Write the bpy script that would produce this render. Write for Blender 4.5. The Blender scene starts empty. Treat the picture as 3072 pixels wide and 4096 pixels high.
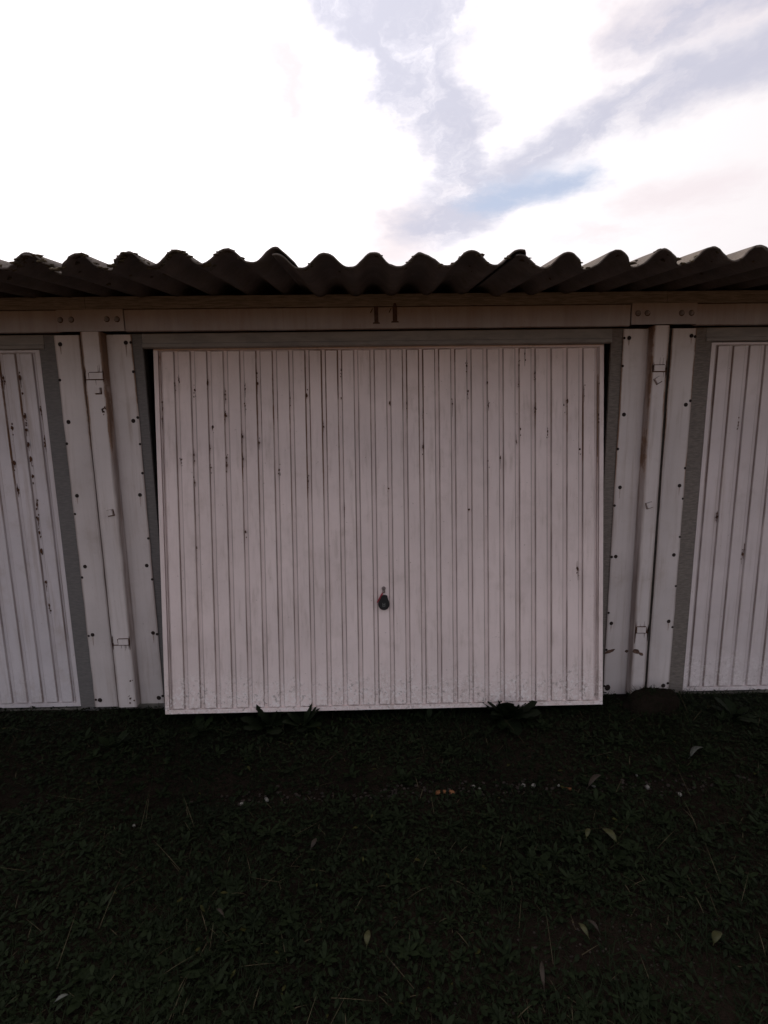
import bpy, bmesh, math, random
import numpy as np
from mathutils import Matrix, Vector

S = bpy.context.scene
COL = S.collection
rnd = random.Random(11)
R = math.radians

# ---------------------------------------------------------------- camera
cam_data = bpy.data.cameras.new('camera')
cam = bpy.data.objects.new('camera', cam_data)
COL.objects.link(cam)
S.camera = cam
cam_data.sensor_fit = 'VERTICAL'
cam_data.sensor_height = 36.0
cam_data.sensor_width = 27.0
cam_data.lens = 2011.0 / 4096.0 * 36.0
cam_data.clip_start = 0.05
cam_data.clip_end = 2000.0
YAW, PITCH, ROLL = 0.01931524, 0.15587299, 0.01502668
fw = Vector((math.sin(YAW) * math.cos(PITCH), math.cos(YAW) * math.cos(PITCH), -math.sin(PITCH)))
rt = Vector((math.cos(YAW), -math.sin(YAW), 0.0))
dn = -rt.cross(fw)
r2 = math.cos(ROLL) * rt + math.sin(ROLL) * dn
d2 = -math.sin(ROLL) * rt + math.cos(ROLL) * dn
m = Matrix.Identity(4)
for i in range(3):
    m[i][0], m[i][1], m[i][2] = r2[i], -d2[i], -fw[i]
m.translation = Vector((0.0, -2.7, 1.6))
cam.matrix_world = m

# ---------------------------------------------------------------- sun
SUN_EL, SUN_AZ = R(38), R(-47)          # azimuth from +Y, negative = towards -X (behind the garages, left)
sun_dir = Vector((math.cos(SUN_EL) * math.sin(SUN_AZ), math.cos(SUN_EL) * math.cos(SUN_AZ), math.sin(SUN_EL)))
sl = bpy.data.lights.new('sun', 'SUN')
sl.energy = 3.5
sl.angle = R(0.6)
sl.color = (1.0, 0.93, 0.84)
so = bpy.data.objects.new('sun', sl)
COL.objects.link(so)
so.rotation_euler = (-sun_dir).to_track_quat('-Z', 'Y').to_euler()

# ---------------------------------------------------------------- node helper
class NT:
    def __init__(s, tree):
        s.t = tree; s.n = tree.nodes; s.l = tree.links
    def node(s, typ, **kw):
        n = s.n.new(typ)
        for k, v in kw.items(): setattr(n, k, v)
        return n
    def put(s, sock, v):
        if v is None: return
        if isinstance(v, bpy.types.NodeSocket): s.l.new(v, sock)
        else:
            if hasattr(sock, 'default_value') and isinstance(v, (tuple, list)) and len(v) == 3 and sock.type == 'RGBA': v = (*v, 1.0)
            sock.default_value = v
    def math(s, op, a, b=None, c=None, clamp=False):
        n = s.node('ShaderNodeMath', operation=op, use_clamp=clamp)
        s.put(n.inputs[0], a); s.put(n.inputs[1], b)
        if c is not None: s.put(n.inputs[2], c)
        return n.outputs[0]
    def vec(s, op, a, b=None, scale=None):
        n = s.node('ShaderNodeVectorMath', operation=op)
        s.put(n.inputs[0], a); s.put(n.inputs[1], b)
        if scale is not None: s.put(n.inputs['Scale'], scale)
        return n.outputs['Value'] if op in ('DOT_PRODUCT', 'LENGTH', 'DISTANCE') else n.outputs['Vector']
    def ramp(s, v, a, b, lo=0.0, hi=1.0, smooth=True):
        n = s.node('ShaderNodeMapRange', interpolation_type='SMOOTHSTEP' if smooth else 'LINEAR')
        s.put(n.inputs[0], v)
        for i, q in enumerate((a, b, lo, hi)): n.inputs[i + 1].default_value = q
        return n.outputs[0]
    def noise(s, vec, scale, detail=4.0, rough=0.55, dist=0.0):
        n = s.node('ShaderNodeTexNoise')
        s.put(n.inputs['Vector'], vec)
        n.inputs['Scale'].default_value = scale; n.inputs['Detail'].default_value = detail
        n.inputs['Roughness'].default_value = rough; n.inputs['Distortion'].default_value = dist
        return n.outputs
    def mix(s, f, a, b, blend='MIX'):
        n = s.node('ShaderNodeMix', data_type='RGBA', blend_type=blend)
        s.put(n.inputs[0], f); s.put(n.inputs[6], a); s.put(n.inputs[7], b)
        return n.outputs[2]
    def mapping(s, v, scale=(1, 1, 1), loc=(0, 0, 0), rot=(0, 0, 0)):
        n = s.node('ShaderNodeMapping')
        s.put(n.inputs[0], v); n.inputs['Location'].default_value = loc
        n.inputs['Rotation'].default_value = rot; n.inputs['Scale'].default_value = scale
        return n.outputs[0]
    def sep(s, v):
        n = s.node('ShaderNodeSeparateXYZ'); s.put(n.inputs[0], v); return n.outputs
    def comb(s, x, y, z):
        n = s.node('ShaderNodeCombineXYZ')
        s.put(n.inputs[0], x); s.put(n.inputs[1], y); s.put(n.inputs[2], z); return n.outputs[0]

# ---------------------------------------------------------------- world: broken bright cloud over a blue sky
W = bpy.data.worlds.new('World')
S.world = W
W.use_nodes = True
W.node_tree.nodes.clear()
w = NT(W.node_tree)
d = w.node('ShaderNodeTexCoord').outputs['Generated']
d = w.vec('NORMALIZE', d)
dx, dy, dz = w.sep(d)
den = w.math('ADD', w.math('MAXIMUM', dz, 0.0), 0.1)
u = w.math('DIVIDE', dx, den); v = w.math('DIVIDE', dy, den)
uv = w.comb(u, v, 0.0)
wa = w.noise(uv, 3.2, 5.0, 0.62)['Color']
wb = w.noise(uv, 11.0, 4.0, 0.6)['Color']
off = w.vec('ADD', w.vec('SCALE', w.vec('SUBTRACT', wa, (0.5, 0.5, 0.5)), scale=0.24),
            w.vec('SCALE', w.vec('SUBTRACT', wb, (0.5, 0.5, 0.5)), scale=0.12))
uvw = w.vec('MULTIPLY', w.vec('ADD', uv, off), (1.0, 1.0, 0.0))
def capsule(a, b, w0, w1):          # 1 inside a band of cloud gap from a to b (cloud-layer coordinates), 0 outside
    ab = Vector((b[0] - a[0], b[1] - a[1], 0)); L2 = max(ab.length_squared, 1e-6)
    pa = w.vec('SUBTRACT', uvw, (a[0], a[1], 0.0))
    t = w.math('DIVIDE', w.vec('DOT_PRODUCT', pa, tuple(ab)), L2, clamp=True)
    dist = w.vec('LENGTH', w.vec('SUBTRACT', pa, w.vec('SCALE', tuple(ab), scale=t)))
    return w.ramp(dist, w0, w1, 1.0, 0.0)
def vmax(*a):
    r = a[0]
    for q in a[1:]: r = w.math('MAXIMUM', r, q)
    return r
thin = vmax(capsule((-0.10, 1.06), (0.02, 1.2), 0.03, 0.14), capsule((0.08, 1.15), (0.11, 1.36), 0.06, 0.18),
            capsule((0.11, 1.34), (0.23, 1.55), 0.06, 0.17), capsule((0.23, 1.55), (0.36, 1.76), 0.03, 0.13),
            capsule((0.36, 1.86), (0.28, 2.05), 0.06, 0.28), capsule((0.46, 1.70), (0.74, 1.36), 0.03, 0.17),
            capsule((0.70, 1.42), (1.15, 1.05), 0.02, 0.20), capsule((0.62, 1.22), (0.72, 1.10), 0.0, 0.14))
veil = vmax(capsule((0.58, 1.20), (0.80, 1.10), 0.0, 0.2), capsule((0.95, 1.85), (1.15, 1.75), 0.0, 0.2),
            capsule((0.12, 2.0), (0.1, 2.3), 0.0, 0.3), capsule((-0.17, 1.25), (-0.2, 1.45), 0.0, 0.12), capsule((1.45, 1.6), (1.7, 1.4), 0.0, 0.3))
hole = vmax(capsule((0.47, 1.83), (0.66, 1.78), 0.0, 0.16), capsule((0.40, 1.92), (0.44, 1.88), 0.0, 0.14))
# the same broken cover continues over the rest of the sky
gen = w.ramp(w.noise(w.mapping(uv, loc=(7.3, 2.1, 0)), 0.9, 6.0, 0.6)['Fac'], 0.46, 0.56)
behind = w.ramp(dy, 0.05, -0.25)
fine = w.noise(w.mapping(uvw, (1.0, 0.55, 1.0), rot=(0, 0, 0.5)), 7.0, 7.0, 0.62)['Fac']
thin = w.math('MULTIPLY', thin, w.ramp(fine, 0.20, 0.54, 0.30, 1.0))
sky = w.node('ShaderNodeTexSky', sky_type='NISHITA')
sky.sun_disc = False
sky.sun_elevation = SUN_EL
sky.sun_rotation = SUN_AZ
sky.altitude = 100; sky.air_density = 1.0; sky.dust_density = 1.5; sky.ozone_density = 1.0
glow = w.math('POWER', w.math('MULTIPLY_ADD', w.vec('DOT_PRODUCT', d, tuple(sun_dir)), 0.5, 0.5, clamp=True), 5.0)
cl = w.math('MULTIPLY_ADD', glow, 12.0, 8.6)            # forward scattering: cloud is brighter round the sun
cloud = w.vec('SCALE', (1.0, 0.95, 0.965), scale=cl)
soft = w.ramp(w.noise(w.mapping(uvw, loc=(3, 1, 0)), 2.4, 6.0, 0.6)['Fac'], 0.45, 0.75)
veil = w.math('MAXIMUM', veil, w.math('MULTIPLY', soft, 0.75))
cloud = w.mix(w.math('MULTIPLY', veil, 0.85), cloud, w.vec('SCALE', (1.0, 0.90, 0.93), scale=9.3))
grey = w.vec('SCALE', (0.80, 0.81, 0.985), scale=w.math('MULTIPLY_ADD', glow, 1.5, 6.9))
c = w.mix(w.math('MULTIPLY', thin, 0.86), cloud, grey)
blue = w.mix(0.78, sky.outputs['Color'], (6.4, 7.1, 8.9, 1))   # thin veil in front of the blue
c = w.mix(hole, c, blue)
c = w.mix(w.math('MULTIPLY', gen, behind), c, sky.outputs['Color'])   # clear blue between the clouds behind the viewer
bg = w.node('ShaderNodeBackground')
w.put(bg.inputs['Color'], c)
bg.inputs['Strength'].default_value = 0.1
w.l.new(bg.outputs[0], w.node('ShaderNodeOutputWorld').inputs['Surface'])
W.cycles.sampling_method = 'MANUAL'
W.cycles.sample_map_resolution = 512

# ---------------------------------------------------------------- exposure and renderer
S.view_settings.view_transform = 'Standard'
S.view_settings.look = 'None'
S.view_settings.gamma = 1.0
S.view_settings.exposure = 0.0
S.view_settings.use_curve_mapping = False
S.render.engine = 'CYCLES'
S.cycles.use_denoising = True
S.cycles.max_bounces = 6
S.cycles.diffuse_bounces = 4
S.cycles.caustics_reflective = False
S.cycles.caustics_refractive = False

# ---------------------------------------------------------------- materials
def material(name):
    mt = bpy.data.materials.new(name)
    mt.use_nodes = True
    nt = NT(mt.node_tree)
    b = mt.node_tree.nodes['Principled BSDF']
    return mt, nt, b
def bump(nt, b, h, strength=0.3, dist=0.01):
    n = nt.node('ShaderNodeBump')
    n.inputs['Strength'].default_value = strength; n.inputs['Distance'].default_value = dist
    nt.put(n.inputs['Height'], h); nt.l.new(n.outputs[0], b.inputs['Normal'])

def paint(name, base, rust=1.0, chalk=1.0, rough=0.42, streak=1.0):
    """Old white coated steel: rust creeping along folded edges, fine dirt, chalky peeling near the foot."""
    mt, n, b = material(name)
    pos = n.node('ShaderNodeNewGeometry').outputs['Position']
    x, y, z = n.sep(pos)
    edge = n.node('ShaderNodeAttribute', attribute_name='edge').outputs['Fac']
    base2 = tuple(q * 0.86 for q in base)
    c = n.mix(n.ramp(n.noise(pos, 2.3, 5, 0.6)['Fac'], 0.3, 0.7), base, base2)
    dirt = n.ramp(n.noise(n.mapping(pos, (38, 38, 2.2)), 1.0, 5, 0.65)['Fac'], 0.46, 0.80)
    patch = n.ramp(n.noise(n.mapping(pos, (3, 3, 1.6)), 1.0, 4, 0.6)['Fac'], 0.35, 0.65, 0.3, 1.0)
    c = n.mix(n.math('MULTIPLY', n.math('MULTIPLY', dirt, patch), 0.42 * streak), c, (0.30, 0.215, 0.165))
    c = n.mix(n.ramp(n.noise(pos, 7, 5, 0.65)['Fac'], 0.52, 0.78, 0, 0.22 * streak), c, (0.33, 0.25, 0.20))
    speck = n.ramp(n.noise(pos, 85, 2, 0.5)['Fac'], 0.72, 0.78)
    c = n.mix(n.math('MULTIPLY', speck, 0.5), c, (0.16, 0.10, 0.07))
    # dust held in the folds
    c = n.mix(n.math('MULTIPLY', edge, n.ramp(n.noise(n.mapping(pos, (20, 20, 2.5)), 1.0, 3, 0.6)['Fac'], 0.3, 0.7, 0.32, 0.85)), c, (0.15, 0.098, 0.08))
    # chalk: the coating flakes off close to the ground
    if chalk:
        fl = n.ramp(n.noise(pos, 60, 6, 0.72, 0.8)['Fac'], 0.48, 0.60)
        low = n.ramp(n.math('ADD', z, n.math('MULTIPLY', n.noise(n.mapping(pos, (9, 9, 4)), 1.0, 3)['Fac'], -0.35)), -0.02, 0.22, 1.0, 0.0)
        c = n.mix(n.math('MULTIPLY', n.math('MULTIPLY', fl, low), 0.65 * chalk), c, (0.88, 0.82, 0.82))
        pit = n.ramp(n.noise(pos, 48, 5, 0.72)['Fac'], 0.55, 0.66)
        c = n.mix(n.math('MULTIPLY', n.math('MULTIPLY', pit, low), 0.78 * chalk), c, (0.30, 0.24, 0.225))
    if rust:
        st = n.noise(n.mapping(pos, (70, 70, 8)), 1.0, 5, 0.68)['Fac']
        bl = n.noise(pos, 24, 5, 0.65)['Fac']
        reg = n.ramp(n.noise(n.mapping(pos, (2.6, 2.6, 1.1)), 1.0, 2)['Fac'], 0.32, 0.62)
        hz = n.ramp(z, 0.75, 1.75, 0.10, 1.0)
        k = n.math('MULTIPLY', n.math('MULTIPLY', reg, hz), n.math('POWER', edge, 0.7))
        v_ = n.math('MULTIPLY', k, n.math('ADD', n.math('MULTIPLY', st, 0.6), n.math('MULTIPLY', bl, 0.7)))
        rm = n.ramp(v_, 0.33, 0.47)
        rc = n.mix(n.ramp(bl, 0.4, 0.65), (0.055, 0.022, 0.013), (0.11, 0.045, 0.02))
        c = n.mix(n.math('MULTIPLY', rm, 0.95 * rust), c, rc)
        halo = n.ramp(v_, 0.16, 0.42)
        c = n.mix(n.math('MULTIPLY', halo, 0.38 * rust), c, (0.30, 0.17, 0.10))
    n.put(b.inputs['Base Color'], c)
    b.inputs['Roughness'].default_value = rough
    b.inputs['Specular IOR Level'].default_value = 0.35
    bump(n, b, n.noise(pos, 180, 3, 0.6)['Fac'], 0.12, 0.002)
    return mt

def plain(name, col, col2, scale=20.0, rough=0.7, metal=0.0, bstr=0.2, stretch=(1, 1, 1), spec=0.35):
    mt, n, b = material(name)
    pos = n.node('ShaderNodeNewGeometry').outputs['Position']
    f = n.noise(n.mapping(pos, stretch), scale, 5, 0.62)['Fac']
    n.put(b.inputs['Base Color'], n.mix(n.ramp(f, 0.32, 0.68), col, col2))
    b.inputs['Roughness'].default_value = rough
    b.inputs['Metallic'].default_value = metal
    b.inputs['Specular IOR Level'].default_value = spec
    bump(n, b, f, bstr, 0.004)
    return mt

M = {}
M['door'] = paint('door_paint', (0.82, 0.68, 0.665))
M['door_clean'] = paint('door_paint_clean', (0.69, 0.60, 0.605), rust=0.35, chalk=0.6)
M['door_rusty'] = paint('door_paint_streaked', (0.62, 0.56, 0.585), rust=1.0, chalk=0.25, streak=1.5)  # rust streaks; base also darkened to imitate lens falloff at the side
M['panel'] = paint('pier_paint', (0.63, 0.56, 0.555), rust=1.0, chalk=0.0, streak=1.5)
M['beam'] = paint('beam_paint', (0.45, 0.41, 0.43), rust=0.5, chalk=0.0, streak=1.2)
M['fascia'] = plain('weathered_board', (0.17, 0.155, 0.155), (0.30, 0.275, 0.275), 5, 0.85, 0, 0.5, (3, 3, 40))
M['galv'] = plain('dull_zinc', (0.115, 0.105, 0.105), (0.155, 0.142, 0.138), 30, 0.7, 0.0, 0.25, (1, 1, 6))
M['galv_brown'] = plain('dirty_rough_zinc', (0.125, 0.105, 0.095), (0.195, 0.166, 0.148), 34, 0.75, 0.0, 0.6, (1, 1, 5))
M['headgrey'] = plain('grey_frame_paint', (0.19, 0.172, 0.165), (0.26, 0.235, 0.22), 6, 0.6, 0.0, 0.1, (1, 1, 4))
M['bolt'] = plain('painted_bolt', (0.20, 0.175, 0.175), (0.30, 0.265, 0.265), 60, 0.6)
M['black'] = plain('black_plastic', (0.008, 0.008, 0.009), (0.012, 0.012, 0.013), 60, 0.5)
M['emblem'] = plain('grey_print', (0.09, 0.09, 0.09), (0.11, 0.11, 0.11), 60, 0.5)
M['steel'] = plain('dull_steel', (0.20, 0.16, 0.155), (0.30, 0.25, 0.24), 80, 0.45, 0.7)
M['rust'] = plain('rust', (0.045, 0.018, 0.011), (0.10, 0.042, 0.02), 70, 0.9)
M['screw'] = plain('rusted_screw', (0.010, 0.006, 0.006), (0.025, 0.012, 0.009), 120, 0.8)
M['scorch'] = plain('brown_smear', (0.06, 0.03, 0.022), (0.14, 0.08, 0.06), 40, 0.9)
M['stain'] = plain('faint_rust_stain', (0.34, 0.255, 0.225), (0.46, 0.375, 0.35), 50, 0.7)
M['red'] = plain('red_plastic', (0.30, 0.03, 0.05), (0.36, 0.05, 0.07), 50, 0.35)
M['digit'] = plain('dark_stencil_paint', (0.055, 0.030, 0.025), (0.10, 0.058, 0.047), 60, 0.8)
M['concrete'] = plain('dirty_concrete', (0.13, 0.115, 0.10), (0.21, 0.19, 0.165), 14, 0.9, 0, 0.5)
M['inside'] = plain('garage_inside', (0.10, 0.095, 0.09), (0.14, 0.13, 0.12), 8, 0.9)
M['moss'] = plain('moss', (0.030, 0.024, 0.014), (0.085, 0.060, 0.032), 60, 1.0, 0, 0.9)

def roof_mat():
    mt, n, b = material('fibre_cement')
    pos = n.node('ShaderNodeNewGeometry').outputs['Position']
    a = n.noise(pos, 6, 6, 0.65)['Fac']; f = n.noise(pos, 70, 4, 0.7)['Fac']
    c = n.mix(n.ramp(a, 0.3, 0.7), (0.085, 0.074, 0.069), (0.14, 0.118, 0.105))
    c = n.mix(n.ramp(f, 0.35, 0.7, 0, 0.6), c, (0.10, 0.082, 0.07))
    c = n.mix(n.ramp(n.noise(pos, 9, 4, 0.6)['Fac'], 0.50, 0.72, 0, 0.6), c, (0.085, 0.072, 0.055))
    n.put(b.inputs['Base Color'], c)
    b.inputs['Roughness'].default_value = 0.95; b.inputs['Specular IOR Level'].default_value = 0.08
    bump(n, b, n.math('ADD', f, a), 0.6, 0.006)
    return mt
M['roof'] = roof_mat()

def soil_mat():
    mt, n, b = material('soil')
    pos = n.node('ShaderNodeNewGeometry').outputs['Position']
    a = n.noise(pos, 1.6, 5, 0.6)['Fac']; f = n.noise(pos, 90, 5, 0.7)['Fac']
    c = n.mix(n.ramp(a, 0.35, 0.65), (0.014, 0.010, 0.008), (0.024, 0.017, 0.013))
    c = n.mix(n.ramp(f, 0.3, 0.75, 0, 0.7), c, (0.012, 0.010, 0.008))
    # the gravelled drive between the garage rows starts a few steps behind
    lane = n.ramp(n.math('ADD', n.sep(pos)[1], n.math('MULTIPLY', a, 1.2)), -3.0, -3.5)
    c = n.mix(lane, c, n.mix(f, (0.115, 0.066, 0.033), (0.175, 0.102, 0.052)))
    n.put(b.inputs['Base Color'], c)
    b.inputs['Roughness'].default_value = 1.0
    b.inputs['Specular IOR Level'].default_value = 0.0
    bump(n, b, n.math('ADD', f, n.noise(pos, 26, 4, 0.7)['Fac']), 0.9, 0.012)
    return mt
M['soil'] = soil_mat()

def leaf_mat(name, dark, light, dry, rough=0.55):
    mt, n, b = material(name)
    t = n.node('ShaderNodeAttribute', attribute_name='tint').outputs['Fac']
    pos = n.node('ShaderNodeNewGeometry').outputs['Position']
    c = n.mix(n.ramp(t, 0.0, 0.85, smooth=False), dark, light)
    c = n.mix(n.ramp(t, 0.93, 0.96), c, dry)
    c = n.mix(n.ramp(n.noise(pos, 40, 3)['Fac'], 0.35, 0.7, 0, 0.35), c, dark)
    n.put(b.inputs['Base Color'], c)
    b.inputs['Roughness'].default_value = rough
    b.inputs['Specular IOR Level'].default_value = 0.05
    return mt
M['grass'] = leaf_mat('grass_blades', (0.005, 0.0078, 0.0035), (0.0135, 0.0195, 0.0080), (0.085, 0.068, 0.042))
M['weed'] = leaf_mat('broad_leaves', (0.0055, 0.0085, 0.004), (0.014, 0.0205, 0.0085), (0.035, 0.034, 0.01))
M['yellow'] = plain('yellow_leaf', (0.026, 0.027, 0.007), (0.044, 0.043, 0.011), 40, 0.6)
M['pale'] = plain('pale_dry_leaf', (0.05, 0.054, 0.046), (0.085, 0.09, 0.076), 40, 0.6)
M['brownleaf'] = plain('brown_leaf', (0.018, 0.0125, 0.0085), (0.030, 0.020, 0.013), 40, 0.7)
M['p_white'] = plain('white_stone', (0.13, 0.125, 0.112), (0.22, 0.205, 0.185), 60, 0.8)
M['p_orange'] = plain('orange_brick_chip', (0.15, 0.056, 0.020), (0.20, 0.085, 0.034), 60, 0.85)
M['gravel'] = plain('brown_gravel', (0.014, 0.010, 0.008), (0.036, 0.026, 0.021), 35, 0.9)

# ---------------------------------------------------------------- mesh helpers
class MB:
    def __init__(s): s.v = []; s.f = []; s.e = {}
    def add(s, verts, faces, edge=None):
        o = len(s.v); s.v += [tuple(q) for q in verts]; s.f += [tuple(i + o for i in f) for f in faces]
        if edge is not None:
            for i, q in enumerate(edge): s.e[o + i] = q
        return s
    def box(s, x0, x1, y0, y1, z0, z1, edge=None):
        vs = [(x, y, z) for z in (z0, z1) for y in (y0, y1) for x in (x0, x1)]
        return s.add(vs, [(0, 2, 3, 1), (4, 5, 7, 6), (0, 1, 5, 4), (2, 6, 7, 3), (1, 3, 7, 5), (0, 4, 6, 2)], None if edge is None else [edge] * 8)
    def prism(s, poly, y0, y1):            # polygon in (x, z), extruded along y
        n = len(poly)
        vs = [(p[0], y0, p[1]) for p in poly] + [(p[0], y1, p[1]) for p in poly]
        fs = [tuple(range(n)), tuple(range(2 * n - 1, n - 1, -1))] + [((i + 1) % n, i, n + i, n + (i + 1) % n) for i in range(n)]
        return s.add(vs, fs)
    def dome(s, cx, cz, y, r, h, n=10, squash=1.0):   # low button head standing out of a wall towards -y
        vs = [(cx + r * math.cos(2 * math.pi * i / n), y, cz + r * squash * math.sin(2 * math.pi * i / n)) for i in range(n)]
        vs += [(cx + r * .72 * math.cos(2 * math.pi * i / n), y - h, cz + r * squash * .72 * math.sin(2 * math.pi * i / n)) for i in range(n)]
        fs = [(i, n + i, n + (i + 1) % n, (i + 1) % n)[::-1] for i in range(n)] + [tuple(range(n, 2 * n))]
        return s.add(vs, fs)
    def tube(s, pts, r, n=6):
        rings = []
        for i, p in enumerate(pts):
            p = Vector(p); q = Vector(pts[min(i + 1, len(pts) - 1)]); o = Vector(pts[max(i - 1, 0)])
            t = (q - o).normalized(); a = t.cross(Vector((0.3, 1, 0.2))).normalized(); b = t.cross(a)
            rings.append([p + r * (math.cos(2 * math.pi * k / n) * a + math.sin(2 * math.pi * k / n) * b) for k in range(n)])
        vs = [q for rg in rings for q in rg]
        fs = [(i * n + k, i * n + (k + 1) % n, (i + 1) * n + (k + 1) % n, (i + 1) * n + k) for i in range(len(pts) - 1) for k in range(n)]
        fs += [tuple(range(n))[::-1], tuple(range((len(pts) - 1) * n, len(pts) * n))]
        return s.add(vs, fs)
    def mesh(s, name, mat, smooth=False):
        me = bpy.data.meshes.new(name)
        me.from_pydata(s.v, [], s.f)
        me.materials.append(mat)
        if s.e:
            at = me.attributes.new('edge', 'FLOAT', 'POINT')
            at.data.foreach_set('value', [s.e.get(i, 0.0) for i in range(len(s.v))])
        bm = bmesh.new(); bm.from_mesh(me); bmesh.ops.recalc_face_normals(bm, faces=bm.faces); bm.to_mesh(me); bm.free()
        if smooth: me.polygons.foreach_set('use_smooth', [True] * len(me.polygons))
        me.update()
        return me
    def build(s, name, mat, parent=None, smooth=False):
        return link(name, s.mesh(name, mat, smooth), parent)
def link(name, me, parent=None, loc=(0, 0, 0)):
    o = bpy.data.objects.new(name, me); COL.objects.link(o); o.location = loc
    if parent: o.parent = parent
    return o
def empty(name, loc, label=None, cat=None, group=None):
    o = bpy.data.objects.new(name, None); COL.objects.link(o); o.location = loc; o.empty_display_size = 0.1
    return tag(o, label, cat, group)
def tag(o, label=None, cat=None, group=None, kind=None):
    for k, q in (('label', label), ('category', cat), ('group', group), ('kind', kind)):
        if q: o[k] = q
    return o

# ---------------------------------------------------------------- ground sheet
def fbm(x, y, seed=0):
    x = np.asarray(x, float); y = np.asarray(y, float); r = np.zeros_like(x + y); a = 1.0
    g = np.random.RandomState(seed)
    for o in range(5):
        k = 1.3 * 1.9 ** o
        for _ in range(3):
            t = g.rand() * 6.283; p = g.rand() * 6.283
            r = r + a * np.sin(k * (x * np.cos(t) + y * np.sin(t)) + p) / 3
        a *= 0.55
    return r
HOLES = [(-1.02, -0.62, 0.16, 0.05), (-0.72, -0.60, 0.12, 0.035), (-1.75, -0.66, 0.3, 0.04), (1.35, -0.78, 0.25, 0.03), (-0.15, -0.6, 0.12, 0.03)]
def ground_z(x, y):
    x = np.asarray(x, float); y = np.asarray(y, float)
    near = np.clip((y + 0.95) / 0.85, 0, 1); near = near * near * (3 - 2 * near)
    z = 0.052 * near + 0.012 * fbm(x * 1.5, y * 1.5, 3) + 0.004 * fbm(x * 7, y * 7, 5)
    z = z - 0.022 * np.exp(-((y + 0.66) / 0.10) ** 2) * (np.abs(x) < 30)       # wheel rut along the row
    for hx, hy, hr, hd in HOLES: z = z - hd * np.exp(-((x - hx) ** 2 + (y - hy) ** 2) / hr ** 2)
    far = np.clip((np.abs(x) + np.abs(y) - 6) / 10, 0, 1)
    return z * (1 - far)
def axis(lo, hi, step, far):
    a = list(np.arange(lo, hi + 1e-6, step)); k = step; q = hi
    while q < far: k *= 1.5; q += k; a.append(q)
    k = step; q = lo; b = []
    while q > -far: k *= 1.5; q -= k; b.append(q)
    return np.array(b[::-1] + a)
gx, gy = axis(-3, 3, 0.035, 600), axis(-3.2, 0.3, 0.035, 600)
X, Y = np.meshgrid(gx, gy)
Z = ground_z(X, Y)
inside = (Y > 0.32) & (Y < 6)
Z = np.where(inside, -0.05, Z)
nx, ny = len(gx), len(gy)
me = bpy.data.meshes.new('ground')
idx = np.arange(nx * ny).reshape(ny, nx)
quads = np.stack([idx[:-1, :-1], idx[:-1, 1:], idx[1:, 1:], idx[1:, :-1]], -1).reshape(-1, 4)
def np_mesh(me, verts, faces):
    nv, nf, k = len(verts), len(faces), faces.shape[1]
    me.vertices.add(nv); me.vertices.foreach_set('co', np.asarray(verts, np.float32).ravel())
    me.loops.add(nf * k); me.loops.foreach_set('vertex_index', faces.astype(np.int32).ravel())
    me.polygons.add(nf); me.polygons.foreach_set('loop_start', np.arange(0, nf * k, k, dtype=np.int32))
    me.update(calc_edges=True); me.validate()
np_mesh(me, np.stack([X, Y, Z], -1).reshape(-1, 3), quads)
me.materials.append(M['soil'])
me.polygons.foreach_set('use_smooth', [True] * len(me.polygons))
tag(link('ground', me), kind='structure')

# ---------------------------------------------------------------- garages
PERIOD = 2.924
CX = 0.0425                      # middle of the middle door
PIERS = (-1.418 - PERIOD, -1.418, 1.506, 1.506 + PERIOD)
BEAM0, BEAM1 = 2.120, 2.226

garage = []
info = [
    ('garage at the left edge with a closed white door badly streaked with rust', -1),
    ('white garage number 11 in the middle with its ribbed door tilted ajar', 0),
    ('garage at the right edge with a closed cleaner white door beside the earth lump', 1)]
for lab, k in info:
    garage.append(empty('garage', (CX + k * PERIOD, 0.0, 0.0), lab, 'garage', 'terrace of white metal garages'))
GX = [CX - PERIOD, CX, CX + PERIOD]
def gpart(gi, name, mb, mat, smooth=False):   # mb is in world coordinates; the garage empty sits at (GX, 0, 0)
    o = mb.build(name, mat, garage[gi], smooth)
    o.location = (-GX[gi], 0, 0)
    return o

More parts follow.
